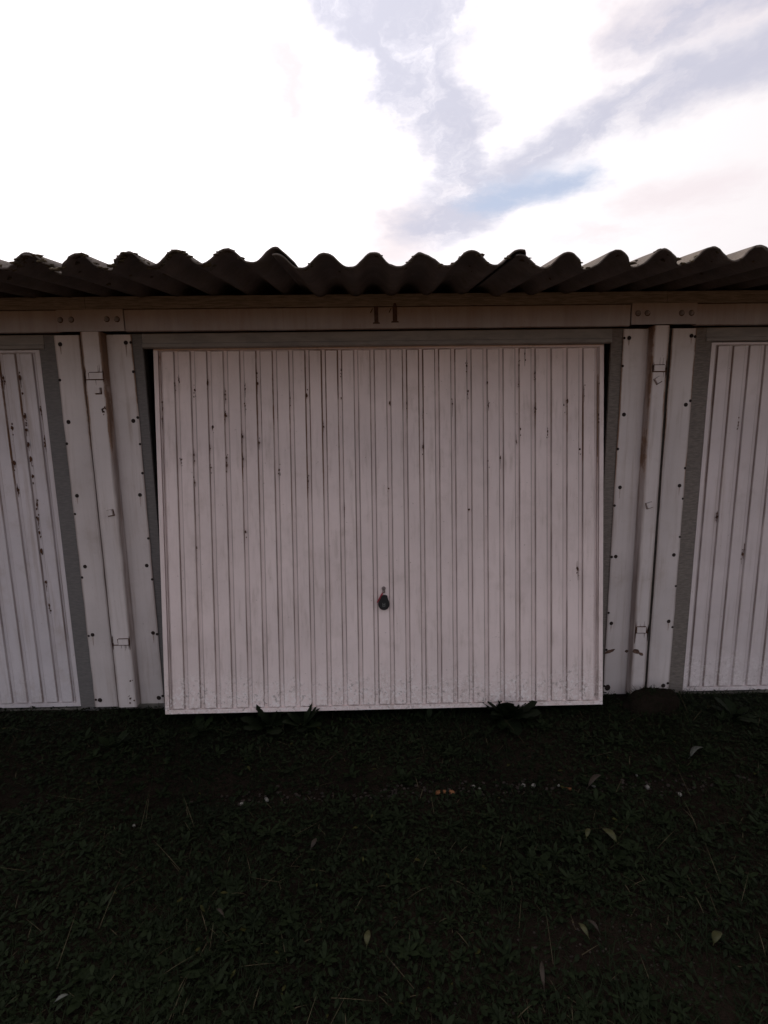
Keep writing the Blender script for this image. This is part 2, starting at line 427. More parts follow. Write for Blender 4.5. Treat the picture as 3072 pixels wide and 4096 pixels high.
# --- doors -----------------------------------------------------------------
def rib_mesh(name, wdt, h, mat):
    s_, dp = 0.0030, 0.008
    prof = [(0, 0, 1), (s_, -dp, 0.8), (0.0065, -dp - .0004, 0), (wdt - 0.0065, -dp - .0004, 0), (wdt - s_, -dp, 0.8), (wdt, 0, 1)]
    n = len(prof); vs = []; ed = []
    zs = [0.0, 0.006, h - 0.006, h]
    for j, z in enumerate(zs):
        for (x, y, e) in prof:
            vs.append((x, y, z)); ed.append(max(e, 0.9 if j in (0, 3) else 0))
    fs = [(j * n + i, j * n + i + 1, (j + 1) * n + i + 1, (j + 1) * n + i) for j in range(3) for i in range(n - 1)]
    fs += [tuple(range(n))[::-1], tuple(range(3 * n, 4 * n))]
    return MB().add(vs, fs, ed).mesh(name, mat)
DW = 2.372
def make_door(gi, loc, tilt, roll, mat, DH=1.944):
    hw = DW / 2
    base = MB().box(-hw + .004, hw - .004, 0.0, 0.028, 0.004, DH - .004)
    # groove floor in fine columns so that rust can gather in the folds
    for k in range(26):
        g0 = -1.149 + .0856 * k + .0657; g1 = g0 + .0204
        base.add([(x, -0.0006, z) for z in (.02, DH - .012) for x in (g0, g0 + .004, g1 - .004, g1)], [(i, i + 1, i + 5, i + 4) for i in range(3)], [1, .0, .0, 1] * 2)
    dr = base.build('door', mat, garage[gi])
    dr.location = (loc[0] - GX[gi], loc[1], loc[2])
    dr.rotation_euler = (-tilt, roll, 0)
    t = 0.022                                          # perimeter frame, mitred
    def rail(poly, name='frame_rail'):
        MB().prism(poly, -0.014, 0.034).build(name, mat, dr)
    rail([(-hw, 0), (-hw + t, t), (-hw + t, DH - .012), (-hw, DH)])
    rail([(hw, 0), (hw, DH), (hw - t, DH - .012), (hw - t, t)])
    rail([(-hw + .0006, 0), (hw - .0006, 0), (hw - t, t - .0004), (-hw + t, t - .0004)])
    rail([(-hw + .0006, DH), (-hw + t, DH - .0116), (hw - t, DH - .0116), (hw - .0006, DH)])
    # side channels between frame and first/last rib
    for sx in (-1, 1):
        a = sx * (hw - t - .003); b_ = sx * (hw - t - .010)
        MB().box(min(a, b_), max(a, b_), -0.008, -0.001, 0.024, DH - .014, 0.8).build('edge_bead', mat, dr)
    rm = rib_mesh('rib', 0.0662, DH - .041, mat)
    for k in range(27):
        link('rib', rm, dr, (-1.149 + .0856 * k + rnd.uniform(-.0006, .0006), -0.0012, 0.0255 + rnd.uniform(-.0008, .0008)))
    return dr
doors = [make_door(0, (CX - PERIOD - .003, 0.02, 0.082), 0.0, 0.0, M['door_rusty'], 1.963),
         make_door(1, (CX, -0.159, 0.118), math.atan2(.221, 1.932), 0.0028, M['door']),
         make_door(2, (CX + PERIOD + .004, 0.02, 0.079), 0.0, 0.001, M['door_clean'], 1.963)]

def flecks(dr, pts, y, sc=1.0):
    mb = MB()
    for (fx, fz) in pts:
        r = rnd.uniform(0.0026, 0.0058) * sc; n = 9; el = rnd.uniform(1.0, 2.6)
        P = [(fx + r * rnd.uniform(.5, 1.25) * math.cos(2 * math.pi * i / n), fz + r * el * rnd.uniform(.5, 1.25) * math.sin(2 * math.pi * i / n)) for i in range(n)]
        mb.prism(P, y - 0.0015, y)
        if rnd.random() < .75:                          # thin run of rust below (and above) it
            w_ = rnd.uniform(.0008, .0016) * sc; l1, l2 = rnd.uniform(.015, .07), rnd.uniform(.0, .04); k_ = rnd.uniform(-.0008, .0008)
            mb.prism([(fx - w_, fz), (fx + k_ - w_ * .3, fz - l1), (fx + k_ + w_ * .3, fz - l1), (fx + w_, fz), (fx - k_ + w_ * .3, fz + l2), (fx - k_ - w_ * .3, fz + l2)], y - .0010, y)
        for q in range(rnd.randint(1, 4)):             # crumbs of rust running down from it
            cx, cz, cr = fx + rnd.uniform(-.006, .006), fz + rnd.uniform(-.04, .03), rnd.uniform(.0012, .0026) * sc
            mb.prism([(cx + cr * math.cos(i * 1.2566), cz + 2 * cr * math.sin(i * 1.2566)) for i in range(5)], y - .0012, y)
    tag(mb.build('rust_flecks', M['rust'], dr), kind='stuff')
FC = [(-1.059, 1.781), (-0.978, 1.727), (-0.91, 1.762), (-0.82, 1.702), (-0.822, 1.595), (-0.715, 1.73), (-0.718, 1.641), (-0.651, 1.758), (-0.48, 1.679), (-0.393, 1.693), (-0.909, 1.32), (-0.822, 1.346), (-0.822, 1.33), (-0.82, 1.37), (-0.737, 1.481), (-0.735, 1.362), (-0.649, 1.447), (-0.89, 1.531), (-0.908, 1.434), (-0.992, 1.39), (-0.991, 1.241), (-1.062, 1.362), (-1.15, 1.665), (-1.152, 1.579), (-1.171, 1.458), (-0.395, 1.24), (-0.547, 1.303), (-0.307, 1.529), (-1.083, 1.764), (-0.651, 1.811), (0.455, 1.837), (0.46, 1.706), (0.377, 1.639), (0.564, 1.75), (0.57, 1.623), (0.733, 1.84), (0.732, 1.753), (0.819, 1.798), (0.819, 1.614), (0.886, 1.488), (0.886, 1.47), (0.973, 1.627), (0.992, 1.646), (1.081, 1.709), (1.165, 1.739), (1.165, 1.551), (1.059, 1.392), (0.717, 1.439), (0.74, 1.503), (0.565, 1.336), (0.765, 1.9), (0.631, 1.351), (-0.209, 1.823), (-0.212, 1.677), (-0.205, 1.089), (0.044, 1.65), (0.032, 1.196), (0.135, 1.648), (0.221, 1.598), (0.218, 1.415), (0.462, 1.078), (-0.732, 0.976), (-0.991, 0.894), (0.453, 1.839), (1.045, 0.754), (1.05, 0.745)]
flecks(doors[1], FC, -0.0105)
FL = [(-1.9, 1.908), (-1.814, 1.91), (-1.812, 1.831), (-1.814, 1.711), (-1.817, 1.642), (-1.814, 1.57), (-1.811, 1.491), (-1.812, 1.402), (-1.899, 1.332), (-1.722, 1.569), (-1.725, 1.597), (-1.727, 1.74), (-1.887, 1.656), (-1.9, 1.473), (-1.808, 1.247), (-1.812, 1.168), (-1.813, 1.098), (-1.813, 0.991), (-1.812, 0.818), (-1.809, 0.687)]
flecks(doors[0], [(x - (CX - PERIOD - .003), z - .082) for x, z in FL], -0.0105, 1.5)
FR = [(2.062, 0.896), (1.897, 1.109), (1.896, 1.13), (2.068, 0.923), (1.968, 1.629)]
flecks(doors[2], [(x - (CX + PERIOD + .004), z - .079) for x, z in FR], -0.0105, 1.1)

# handle of the middle door (door coordinates)
dr = doors[1]
hp = []
for i in range(25):                                   # round foot
    a = math.radians(150 + 240 * i / 24)
    hp.append((-0.002 + 0.0305 * math.cos(a), 0.577 + 0.0315 * math.sin(a)))
hp += [(0.0205, 0.603), (0.0185, 0.612), (0.0175, 0.620), (0.010, 0.6245), (0.0, 0.6255), (-0.009, 0.6245), (-0.014, 0.619), (-0.019, 0.610)]
hb = MB()
n = len(hp); cxh, czh = -0.001, 0.583
L0 = [(x, -0.0103, z) for x, z in hp]; L1 = [(x, -0.026, z) for x, z in hp]
L2 = [(cxh + (x - cxh) * .88, -0.031, czh + (z - czh) * .9) for x, z in hp]
hb.add(L0 + L1 + L2, [tuple(range(n))[::-1]] + [(k * n + i, k * n + (i + 1) % n, (k + 1) * n + (i + 1) % n, (k + 1) * n + i) for k in (0, 1) for i in range(n)] + [tuple(range(2 * n, 3 * n))])
hb.build('handle', M['black'], dr)
eb = MB()                                             # square badge with its H shape
ex0, ex1, ez0, ez1 = -0.0105, 0.0055, 0.5655, 0.5855
eb.box(ex0, ex0 + .0042, -0.0322, -0.0308, ez0 + .004, ez1); eb.box(ex1 - .0042, ex1, -0.0322, -0.0308, ez0 + .004, ez1)
eb.box(ex0 + .0044, ex1 - .0044, -0.0320, -0.0308, 0.5735, 0.5795); eb.box(ex0, ex1, -0.0320, -0.0308, ez0, ez0 + .0032)
eb.build('emblem', M['emblem'], dr)
bb = MB().dome(-0.002, 0.660, -0.0103, 0.0108, 0.008, 14)
bb.build('eye_bolt', M['steel'], dr)
rg = MB()
rg.tube([(-0.002 + 0.0052 * math.sin(t), -0.0195 - .002 * math.cos(t), 0.651 + 0.0125 * math.cos(t)) for t in [i * math.pi / 9 for i in range(19)]], 0.0021, 6)
rg.tube([(-0.0015 + 0.006 * math.sin(t), -0.0185, 0.6425 + 0.006 * math.cos(t)) for t in [i * math.pi / 8 for i in range(17)]], 0.0019, 6)
rg.build('ring', M['steel'], dr)
# red tag hanging from that ring: a thing of its own
tg = MB()
A, B = Vector((-0.0065, 0.6385)), Vector((-0.0385, 0.5840)); dd = (B - A).normalized(); nn = Vector((-dd.y, dd.x))
pl = [A + nn * .0022, A + dd * .012 + nn * .0042, B - dd * .004 + nn * .0036, B + nn * .0015, B - nn * .002, B - dd * .006 - nn * .0036, A + dd * .012 - nn * .0042, A - nn * .0022]
tg.prism([tuple(p) for p in pl], -0.0165, -0.0125)
pl2 = [A + dd * .016 + nn * .0008, B - dd * .008 + nn * .0008, B - dd * .008 - nn * .0012, A + dd * .016 - nn * .0012]
tg.prism([tuple(p) for p in pl2], -0.0180, -0.0164)
tg.tube([(A.x + .001, -0.0145, A.y - .002), (A.x + .0045, -0.0165, A.y + .0015), (A.x + .006, -0.018, A.y + .004)], 0.0012, 5)
rt_ = tg.build('red_tag', M['red'])
rt_.location = doors[1].location + Vector((GX[1], 0, 0)); rt_.rotation_euler = doors[1].rotation_euler
tag(rt_, 'thin red plastic tag hanging slanted from the ring above the black door handle', 'tag')

# --- lintel beams, fascia boards, joint plates ------------------------------
segs = [(PIERS[0] + .19, -1.5605), (-1.2265, 1.3175), (1.6585, PIERS[3] - .19)]
beams = []
for gi, (a, b_) in enumerate(segs):
    mb = MB()
    prof = [(-0.046, BEAM0), (-0.050, BEAM0 + .004), (-0.050, BEAM1 - .004), (-0.046, BEAM1), (0.03, BEAM1), (0.03, BEAM0 + .03), (-0.03, BEAM0)]
    n = len(prof); ed = [.9, .35, .35, .9, 0, 0, .9]
    mb.add([(a, y, z) for y, z in prof] + [(b_, y, z) for y, z in prof],
           [tuple(range(n))[::-1], tuple(range(n, 2 * n))] + [(i, (i + 1) % n, n + (i + 1) % n, n + i) for i in range(n)], ed + ed)
    beams.append(gpart(gi, 'lintel_beam', mb, M['beam']))
    x0, x1 = (PIERS[gi] + .001, PIERS[gi + 1] - .001)
    mb = MB().box(x0, x1, -0.043, 0.035, BEAM1 + .0035, 2.2880)
    gpart(gi, 'fascia_board', mb, M['fascia'])
def digit(mb, x, zb, zt, wd, slant):
    mb.prism([(x - wd / 2, zb + .006), (x + wd / 2, zb + .006), (x + wd / 2 + slant, zt), (x - wd / 2 + slant, zt)][::1], -0.0526, -0.0503)
    mb.prism([(x - wd / 2 - .008, zb), (x + wd / 2 + .007, zb), (x + wd / 2 + .006, zb + .0065), (x - wd / 2 - .006, zb + .0065)], -0.0526, -0.0503)
    mb.prism([(x - wd / 2 - .021, zt - .028), (x - wd / 2 - .017, zt - .030), (x - wd / 2 - .006, zt - .010), (x - wd / 2 - .009, zt - .007)], -0.0526, -0.0503)
dg = MB(); digit(dg, 0.0275, 2.144, 2.226, 0.0205, -0.001); g1 = gpart(1, 'number_digit', dg, M['digit'])
dg = MB(); digit(dg, 0.1215, 2.149, 2.226, 0.0225, -0.001); g2 = gpart(1, 'number_digit', dg, M['digit'])
dg = MB().prism([(0.1125, 2.2300), (0.1305, 2.2300), (0.1275, 2.244), (0.1155, 2.244)], -0.0452, -0.0432); gpart(1, 'number_digit', dg, M['digit'])
def joint_plate(gi, x0, x1, z0, z1, bolts):
    mb = MB().box(x0, x1, -0.0560, -0.0445, z0, z1, 0.25)
    pl = gpart(gi, 'joint_plate', mb, M['beam'])
    for bx, bz in bolts:
        b_ = MB()
        b_.dome(bx, bz, -0.0561, 0.0125, 0.009, 12); b_.dome(bx + .0004, bz, -0.0651, 0.007, 0.003, 6)
        MB().dome(bx + .001, bz - .001, -0.0561, 0.0148, 0.0016, 12).build('rust_shade_ring', M['rust'], pl)  # rust-coloured disc that also draws the shadow ring round the bolt
        o = b_.build('bolt', M['bolt'], pl)
joint_plate(1, -1.557, -1.2300, 2.1225, 2.2255, [(-1.541, 2.178), (-1.487, 2.179), (-1.312, 2.180), (-1.262, 2.179)])
joint_plate(1, 1.3225, 1.6550, 2.1265, 2.2285, [(1.353, 2.181), (1.401, 2.181), (1.577, 2.180), (1.627, 2.180)])

# --- piers -------------------------------------------------------------------
def cover_panel(gi, x0, x1, z0, z1, screws, small, bow=0.0):
    mb = MB()
    nz = 24; vs = []; ed = []; 
    cols = [(x0, 1.0), (x0 + .011, .05), (x1 - .011, .05), (x1, 1.0)]
    jit = {j: (rnd.uniform(-.0012, .0012), rnd.uniform(-.0012, .0012)) for j in range(nz + 1)}
    for j in range(nz + 1):
        z = z0 + (z1 - z0) * j / nz
        for i, (x, e) in enumerate(cols):
            jj = jit[j][0] if i == 0 else jit[j][1] if i == 3 else 0
            vs.append((x + jj, -0.0016 * math.sin(math.pi * j / nz) if i in (1, 2) else 0.0, z)); ed.append(e)
    n = 4
    fs = [(j * n + i, j * n + i + 1, (j + 1) * n + i + 1, (j + 1) * n + i) for j in range(nz) for i in range(3)]
    N = len(vs)
    vs += [(x, 0.004, z) for x, y, z in vs]; ed += ed
    fs += [tuple(N + i for i in reversed(f)) for f in fs]
    for j in range(nz):
        a, b_ = j * n, (j + 1) * n
        fs += [(a, b_, N + b_, N + a), (b_ + 3, a + 3, N + a + 3, N + b_ + 3)]
    for i in range(3):
        fs += [(i + 1, i, N + i, N + i + 1), (nz * n + i, nz * n + i + 1, N + nz * n + i + 1, N + nz * n + i)]
    mb.add(vs, fs, ed)
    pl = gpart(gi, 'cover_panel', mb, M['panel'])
    for k, (sx, sz) in enumerate(screws):
        r = 0.0112 if k != len(screws) - 1 else 0.013
        if (sx, sz) == (1.336, 0.119): r = 0.017
        if k % 2 == 0:
            hw_ = r * .35
            MB().prism([(sx - hw_, sz), (sx - .001, sz - rnd.uniform(.03, .07)), (sx + .001, sz - rnd.uniform(.03, .06)), (sx + hw_, sz)], -0.0024, -0.0008).build('rust_run', M['stain'], pl)
        MB().dome(sx, sz, -0.0010, r, 0.004, 9, 1.0 if r < .015 else 1.15).build('screw', M['screw'], pl)
    for sx, sz in small:
        MB().dome(sx, sz, -0.0006, rnd.uniform(.0065, .0085), 0.003, 7).build('rivet', M['screw'], pl)
    return pl
cover_panel(0, -1.6135, -1.4850, 0.078, 2.1150, [(-1.586, 2.071), (-1.587, 1.681), (-1.585, 1.293), (-1.584, .904), (-1.584, .512), (-1.583, .12)],
            [(-1.608, 1.894), (-1.608, 1.569), (-1.606, 1.195), (-1.606, .843), (-1.606, .506), (-1.606, .123)])
cover_panel(1, -1.3560, -1.2225, 0.092, 2.1150, [(-1.254, 2.075), (-1.252, 1.682), (-1.252, 1.292), (-1.25, .903), (-1.249, .515), (-1.25, .125)],
            [(-1.229, 2.076), (-1.229, 1.931), (-1.228, 1.699), (-1.228, 1.561), (-1.229, 1.408), (-1.229, 1.054), (-1.228, .824), (-1.228, .507), (-1.228, .136)])
cover_panel(1, 1.3115, 1.4465, 0.077, 2.1150, [(1.343, 2.07), (1.339, 1.678), (1.34, 1.288), (1.339, .901), (1.336, .511), (1.336, .119)],
            [(1.3175, 2.07), (1.3175, 1.929), (1.317, 1.496), (1.3165, 1.188), (1.317, .899), (1.317, .574), (1.317, .352), (1.317, .129)])
cover_panel(2, 1.5675, 1.6970, 0.086, 2.1150, [(1.671, 2.077), (1.669, 1.725), (1.668, 1.292), (1.666, .904), (1.666, .515), (1.663, .123)],
            [(1.6905, 2.073), (1.6915, 1.745), (1.691, 1.387), (1.691, 1.22), (1.691, 1.006), (1.6905, .723), (1.690, .48), (1.689, .137)])
def pier_post(gi, x0, x1, z0, plate, brackets):
    mb = MB()
    nz = 30; vs = []; ed = []
    for j in range(nz + 1):
        z = z0 + (2.1215 - z0) * j / nz
        q = rnd.uniform(-.0015, .0015)
        for x, y, e in ((x0, 0.02, 1), (x0, -0.046, .95), (x0 + .004 + q, -0.050, .8), (x0 + .016, -0.0505, 0), (x1 - .016, -0.0505, 0), (x1 - .004 + q, -0.050, .8), (x1, -0.046, .95), (x1, 0.02, 1)):
            vs.append((x, y, z)); ed.append(e)
    n = 8
    mb.add(vs, [(j * n + i, j * n + (i + 1) % n, (j + 1) * n + (i + 1) % n, (j + 1) * n + i) for j in range(nz) for i in range(n)] + [tuple(range(n))[::-1], tuple(range(nz * n, nz * n + n))], ed)
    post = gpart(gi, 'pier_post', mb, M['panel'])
    for px, pz, rot, s_ in plate:
        P = [(px + s_ * math.cos(rot + math.pi / 4 + k * math.pi / 2), pz + s_ * math.sin(rot + math.pi / 4 + k * math.pi / 2)) for k in range(4)]
        P0 = [(px + 1.28 * (a - px) + .0022, pz + 1.28 * (b_ - pz) - .0022) for a, b_ in P]
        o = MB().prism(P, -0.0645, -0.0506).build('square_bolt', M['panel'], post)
        MB().prism(P0, -0.0516, -0.0508).build('rust_edge', M['rust'], post)
    for (bx0, bx1, bz0, bz1, heavy) in brackets:
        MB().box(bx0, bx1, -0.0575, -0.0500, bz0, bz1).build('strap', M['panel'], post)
        rb = MB()
        jj = lambda: rnd.uniform(-.0008, .0008)
        rb.prism([(x0 + .003, bz0 - .0052), (x1 - .003, bz0 - .0060), (x1 - .003, bz0 - .0006), (x0 + .003, bz0 - .0004)], -0.0522, -0.0507)
        rb.prism([(bx0 - .0045, bz0), (bx0 - .0003, bz0), (bx0 - .0003, bz1 + .002), (bx0 - .0060 * heavy, bz1)], -0.0522, -0.0507)
        rb.prism([(bx1 + .0003, bz0), (bx1 + .006 * heavy, bz0), (bx1 + .005, bz1), (bx1 + .0003, bz1 + .002)], -0.0522, -0.0507)
        rb.prism([(bx0, bz1 + .0004), (bx1, bz1 + .0004), (bx1, bz1 + .0048), (bx0, bz1 + .0042)], -0.0522, -0.0507)
        for q in range(4):
            sx = rnd.uniform(x0 + .008, x1 - .008); L = rnd.uniform(.012, .04)
            if rnd.random() < .6: rb.prism([(sx, bz0 - .004), (sx + .0018, bz0 - .004), (sx + .0012, bz0 - .004 - L)], -0.0518, -0.0507)
            else: rb.prism([(sx, bz1 + .003), (sx + .0018, bz1 + .003), (sx + .001, bz1 + .003 + L)], -0.0518, -0.0507)
        rb.build('rust_edge', M['rust'], post)
        gm = MB()
        for q in range(9):
            gx_ = (x0 + .006) if q % 2 else (x1 - .006); gz_ = (bz0 + bz1) / 2 + rnd.gauss(0, .016); w_ = rnd.uniform(.002, .0045); l_ = rnd.uniform(.012, .035) * heavy
            gm.prism([(gx_ - w_, gz_), (gx_ - w_ * .3, gz_ - l_), (gx_ + w_ * .4, gz_ - l_ * .8), (gx_ + w_, gz_), (gx_ + w_ * .2, gz_ + l_ * .6)], -0.0518, -0.0507)
        tag(gm.build('grime', M['scorch'], post), kind='stuff')
    return post
pL = pier_post(1, -1.4555, -1.3530, 0.100, [(-1.392, 1.834, .02, .0185), (-1.392, 1.207, .16, .0200)],
               [(-1.4270, -1.3600, 1.891, 1.922, 1.0), (-1.4170, -1.3640, .4725, .5035, 1.2)])
pR = pier_post(1, 1.4440, 1.5270, 0.100, [(1.479, 1.850, .55, .0190), (1.477, 1.196, .28, .0195)],
               [(1.4560, 1.5110, 1.895, 1.924, 1.0), (1.4580, 1.5060, .4740, .5060, 1.7)])
def spots(post, c, n, sp, seed):
    r = random.Random(seed); mb = MB()
    for q in range(n):
        x, z, s_ = c[0] + r.gauss(0, sp), c[1] + r.gauss(0, sp * 1.2), r.uniform(.0018, .0055)
        mb.prism([(x + s_ * r.uniform(.6, 1.2) * math.cos(k * 1.047), z + s_ * r.uniform(.6, 1.4) * math.sin(k * 1.047)) for k in range(6)], -0.0520, -0.0508)
    tag(mb.build('rust_spots', M['rust'], post), kind='stuff')
spots(pL, (-1.372, 1.735), 14, .008, 3); spots(pL, (-1.381, .150), 7, .010, 4); spots(pL, (-1.371, .262), 3, .004, 5)
sc_ = MB()
def smear(mb, c, L, h, ang, y):
    P = []
    for k in range(14):
        a = 2 * math.pi * k / 14; px = L * math.cos(a) * rnd.uniform(.85, 1.1); pz = h * math.sin(a) * rnd.uniform(.8, 1.2)
        P.append((c[0] + px * math.cos(ang) - pz * math.sin(ang), c[1] + px * math.sin(ang) + pz * math.cos(ang)))
    mb.prism(P, y - .0008, y)
smear(sc_, (1.462, .362), .022, .014, -.3, -0.0507); smear(sc_, (1.490, .345), .015, .009, -.5, -0.0507)
sc_.build('brown_smear', M['scorch'], pR)
sc_ = MB(); smear(sc_, (1.336, .343), .030, .0095, .38, -0.0018); smear(sc_, (1.434, .341), .010, .009, 0, -0.0006)
gpart(1, 'brown_smear', sc_, M['scorch'])
# concrete behind and below the covers, one per pier
for gi, px in ((0, PIERS[0]), (1, PIERS[1]), (1, PIERS[2]), (2, PIERS[3])):
    gpart(gi, 'pier_core', MB().box(px - .185, px + .185, 0.0222, 0.20, -0.05, 2.1195), M['concrete'])

# --- door frames and thresholds ------------------------------------------------
for gi in range(3):
    o = GX[gi] - CX
    x0, x1 = (-1.1750, 1.2550) if gi == 1 else (GX[gi] - 1.1820, GX[gi] + 1.1820)
    if gi == 0: x1 = -1.6972
    if gi == 2: x0 = 1.7834
    for a, b_ in ((-1.2330 + o, x0), (x1, 1.3220 + o)):
        gpart(gi, 'door_jamb', MB().box(a, b_, 0.0060, 0.0215, 0.02, 2.1190), M['galv_brown' if a > 0 else 'galv'])
    mb = MB()
    hx0, hx1, hz0 = -1.1720 + o, 1.2540 + o, 2.0470
    prof = [(0.0035, 2.1185), (0.0035, 2.072), (-0.0010, 2.068), (-0.0010, 2.052), (0.008, hz0), (0.030, hz0), (0.030, 2.1185)]
    n = len(prof)
    mb.add([(hx0, y, z) for y, z in prof] + [(hx1, y, z) for y, z in prof], [tuple(range(n))[::-1], tuple(range(n, 2 * n))] + [(i, (i + 1) % n, n + (i + 1) % n, n + i) for i in range(n)])
    gpart(gi, 'door_head', mb, M['headgrey'])
    gpart(gi, 'threshold', MB().box(PIERS[gi] + .19, PIERS[gi + 1] - .19, 0.012, 0.30, -0.1, 0.070), M['concrete'])
    # walls closing the garage behind its door
    mb = MB()
    mb.box(PIERS[gi] + .002, PIERS[gi] + .05, 0.205, 5.15, -0.1, 2.245); mb.box(PIERS[gi + 1] - .05, PIERS[gi + 1] - .002, 0.205, 5.15, -0.1, 2.245)
    mb.box(PIERS[gi] + .055, PIERS[gi + 1] - .055, 5.05, 5.15, -0.1, 2.80)
    mb.box(PIERS[gi] + .055, PIERS[gi + 1] - .055, 0.305, 5.04, -0.1, 0.02)
    mb.box(PIERS[gi] + .055, PIERS[gi + 1] - .055, 0.04, 5.04, 2.150, 2.200)
    mb.add([(PIERS[gi] + .003, .205, 2.25), (PIERS[gi] + .003, 5.15, 2.25), (PIERS[gi] + .003, 5.15, 2.87), (PIERS[gi] + .003, .205, 2.30)], [(0, 1, 2, 3)])
    mb.add([(PIERS[gi + 1] - .003, .205, 2.25), (PIERS[gi + 1] - .003, 5.15, 2.25), (PIERS[gi + 1] - .003, 5.15, 2.87), (PIERS[gi + 1] - .003, .205, 2.30)], [(0, 1, 2, 3)])
    gpart(gi, 'wall', mb, M['inside'])

# --- corrugated roof --------------------------------------------------------------
WAVE, AMP, TH = 0.17695, 0.0262, 0.0068
EAVE, SLOPE = -0.758, 0.122
CREST0 = -0.339
def roof_sheet(k, gi, dz_l, dz_r, jag):
    r = random.Random(100 + k)
    xs = CREST0 + 5 * WAVE * k - 0.012
    xe = CREST0 + 5 * WAVE * (k + 1) + 0.052
    ncol = 5 * 20 + 8
    ys = [0, .012, .03, .06, .12, .25, .45, .75, 1.2, 2.5, 4.2, 6.0]
    nz = [r.uniform(-1, 1) for _ in range(ncol + 1)]
    sm = [sum(nz[max(0, i - 3):i + 4]) / 7 for i in range(ncol + 1)]
    top = []; bot = []
    for j, yy in enumerate(ys):
        for i in range(ncol + 1):
            t = i / ncol; x = xs + (xe - xs) * t
            ph = 2 * math.pi * (x - CREST0) / WAVE
            c = math.cos(ph); prof = AMP * (c - 0.04 * math.cos(3 * ph))
            z = 2.2205 + prof + SLOPE * yy + dz_l * (1 - t) + dz_r * t
            front = 0.012 * sm[i] * jag + 0.003 * nz[i] * jag
            cut = 0.0
            for cx_, wd, dp in CHIPS.get(k, ()):
                cut = max(cut, dp * max(0.0, 1 - ((x - cx_) / wd) ** 2))
            y = EAVE + yy + (front + cut) * max(0.0, 1 - yy / .12) if yy < .12 else EAVE + yy
            rough_t = (0.0016 * nz[i] if j < 4 else 0) * jag
            top.append((x, y, z + rough_t)); bot.append((x, y, z - TH))
    n = ncol + 1; m_ = len(ys)
    mb = MB(); o = n * m_
    fs = []
    for j in range(m_ - 1):
        for i in range(ncol):
            a = j * n + i
            fs.append((a, a + 1, a + n + 1, a + n)); fs.append((o + a, o + a + n, o + a + n + 1, o + a + 1))
    for i in range(ncol):
        fs.append((i, o + i, o + i + 1, i + 1)); a = (m_ - 1) * n + i; fs.append((a, a + 1, o + a + 1, o + a))
    for j in range(m_ - 1):
        a = j * n; fs.append((a, a + n, o + a + n, o + a)); a = j * n + ncol; fs.append((a, o + a, o + a + n, a + n))
    mb.add(top + bot, fs)
    sh = gpart(gi, 'roof_sheet', mb, M['roof'], True)
    # moss and crumbs of old fibre cement along the broken front edge
    ms = MB()
    cnt = {-1: 170, -2: 150}.get(k, 70)
    for q in range(cnt):
        t = r.random(); x = xs + (xe - xs) * t
        ph = 2 * math.pi * (x - CREST0) / WAVE
        c = math.cos(ph)
        if -0.46 < x < -0.27: continue
        if r.random() > (0.85 - 0.5 * c if k != -1 else 0.9): continue
        yy = abs(r.gauss(0, .02)) if r.random() < .85 else r.uniform(.0, .4)
        z = 2.2205 + AMP * (c - .04 * math.cos(3 * ph)) + SLOPE * yy + dz_l * (1 - t) + dz_r * t
        s_ = r.uniform(.003, .0072) * (1.3 if k < 0 else 1.0)
        blob(ms, (x, EAVE + yy + .002, z - .0035), s_ * r.uniform(1.4, 2.8), s_ * r.uniform(.9, 1.6), s_ * r.uniform(.6, .9), r)
    if ms.v: tag(ms.build('moss', M['moss'], sh, True), kind='stuff')
ICO = None
def blob(mb, c, sx, sy, sz, r, rough=.28):
    global ICO
    if ICO is None:
        bm = bmesh.new(); bmesh.ops.create_icosphere(bm, subdivisions=1, radius=1.0)
        bm.verts.ensure_lookup_table(); ICO = ([tuple(v.co) for v in bm.verts], [tuple(v.index for v in f.verts) for f in bm.faces]); bm.free()
    vs = []
    for p in ICO[0]:
        q = 1 + r.uniform(-rough, rough)
        vs.append((c[0] + p[0] * sx * q, c[1] + p[1] * sy * q, c[2] + p[2] * sz * q))
    mb.add(vs, ICO[1])
CHIPS = {-1: [(-0.30, .03, .05), (-1.16, .05, .06), (-0.95, .03, .03)], 0: [(0.59, .022, .06), (0.21, .03, .025), (0.06, .02, .02)], 1: [(.80, .025, .04), (.98, .03, .03), (1.15, .02, .03)], -2: [(-1.9, .05, .04)]}
DZ = {-1: (0.004, 0.024), 0: (0.0, 0.007), 1: (-0.0085, 0.0175), 2: (0.012, 0.02), -2: (0.005, 0.011)}
for k in range(-5, 5):
    xc = CREST0 + 5 * WAVE * (k + .5)
    gi = 0 if xc < PIERS[1] else 1 if xc < PIERS[2] else 2
    dl, drr = DZ.get(k, (0.004, 0.012))
    roof_sheet(k, gi, dl, drr, 1.3 if k == -1 else 1.0)

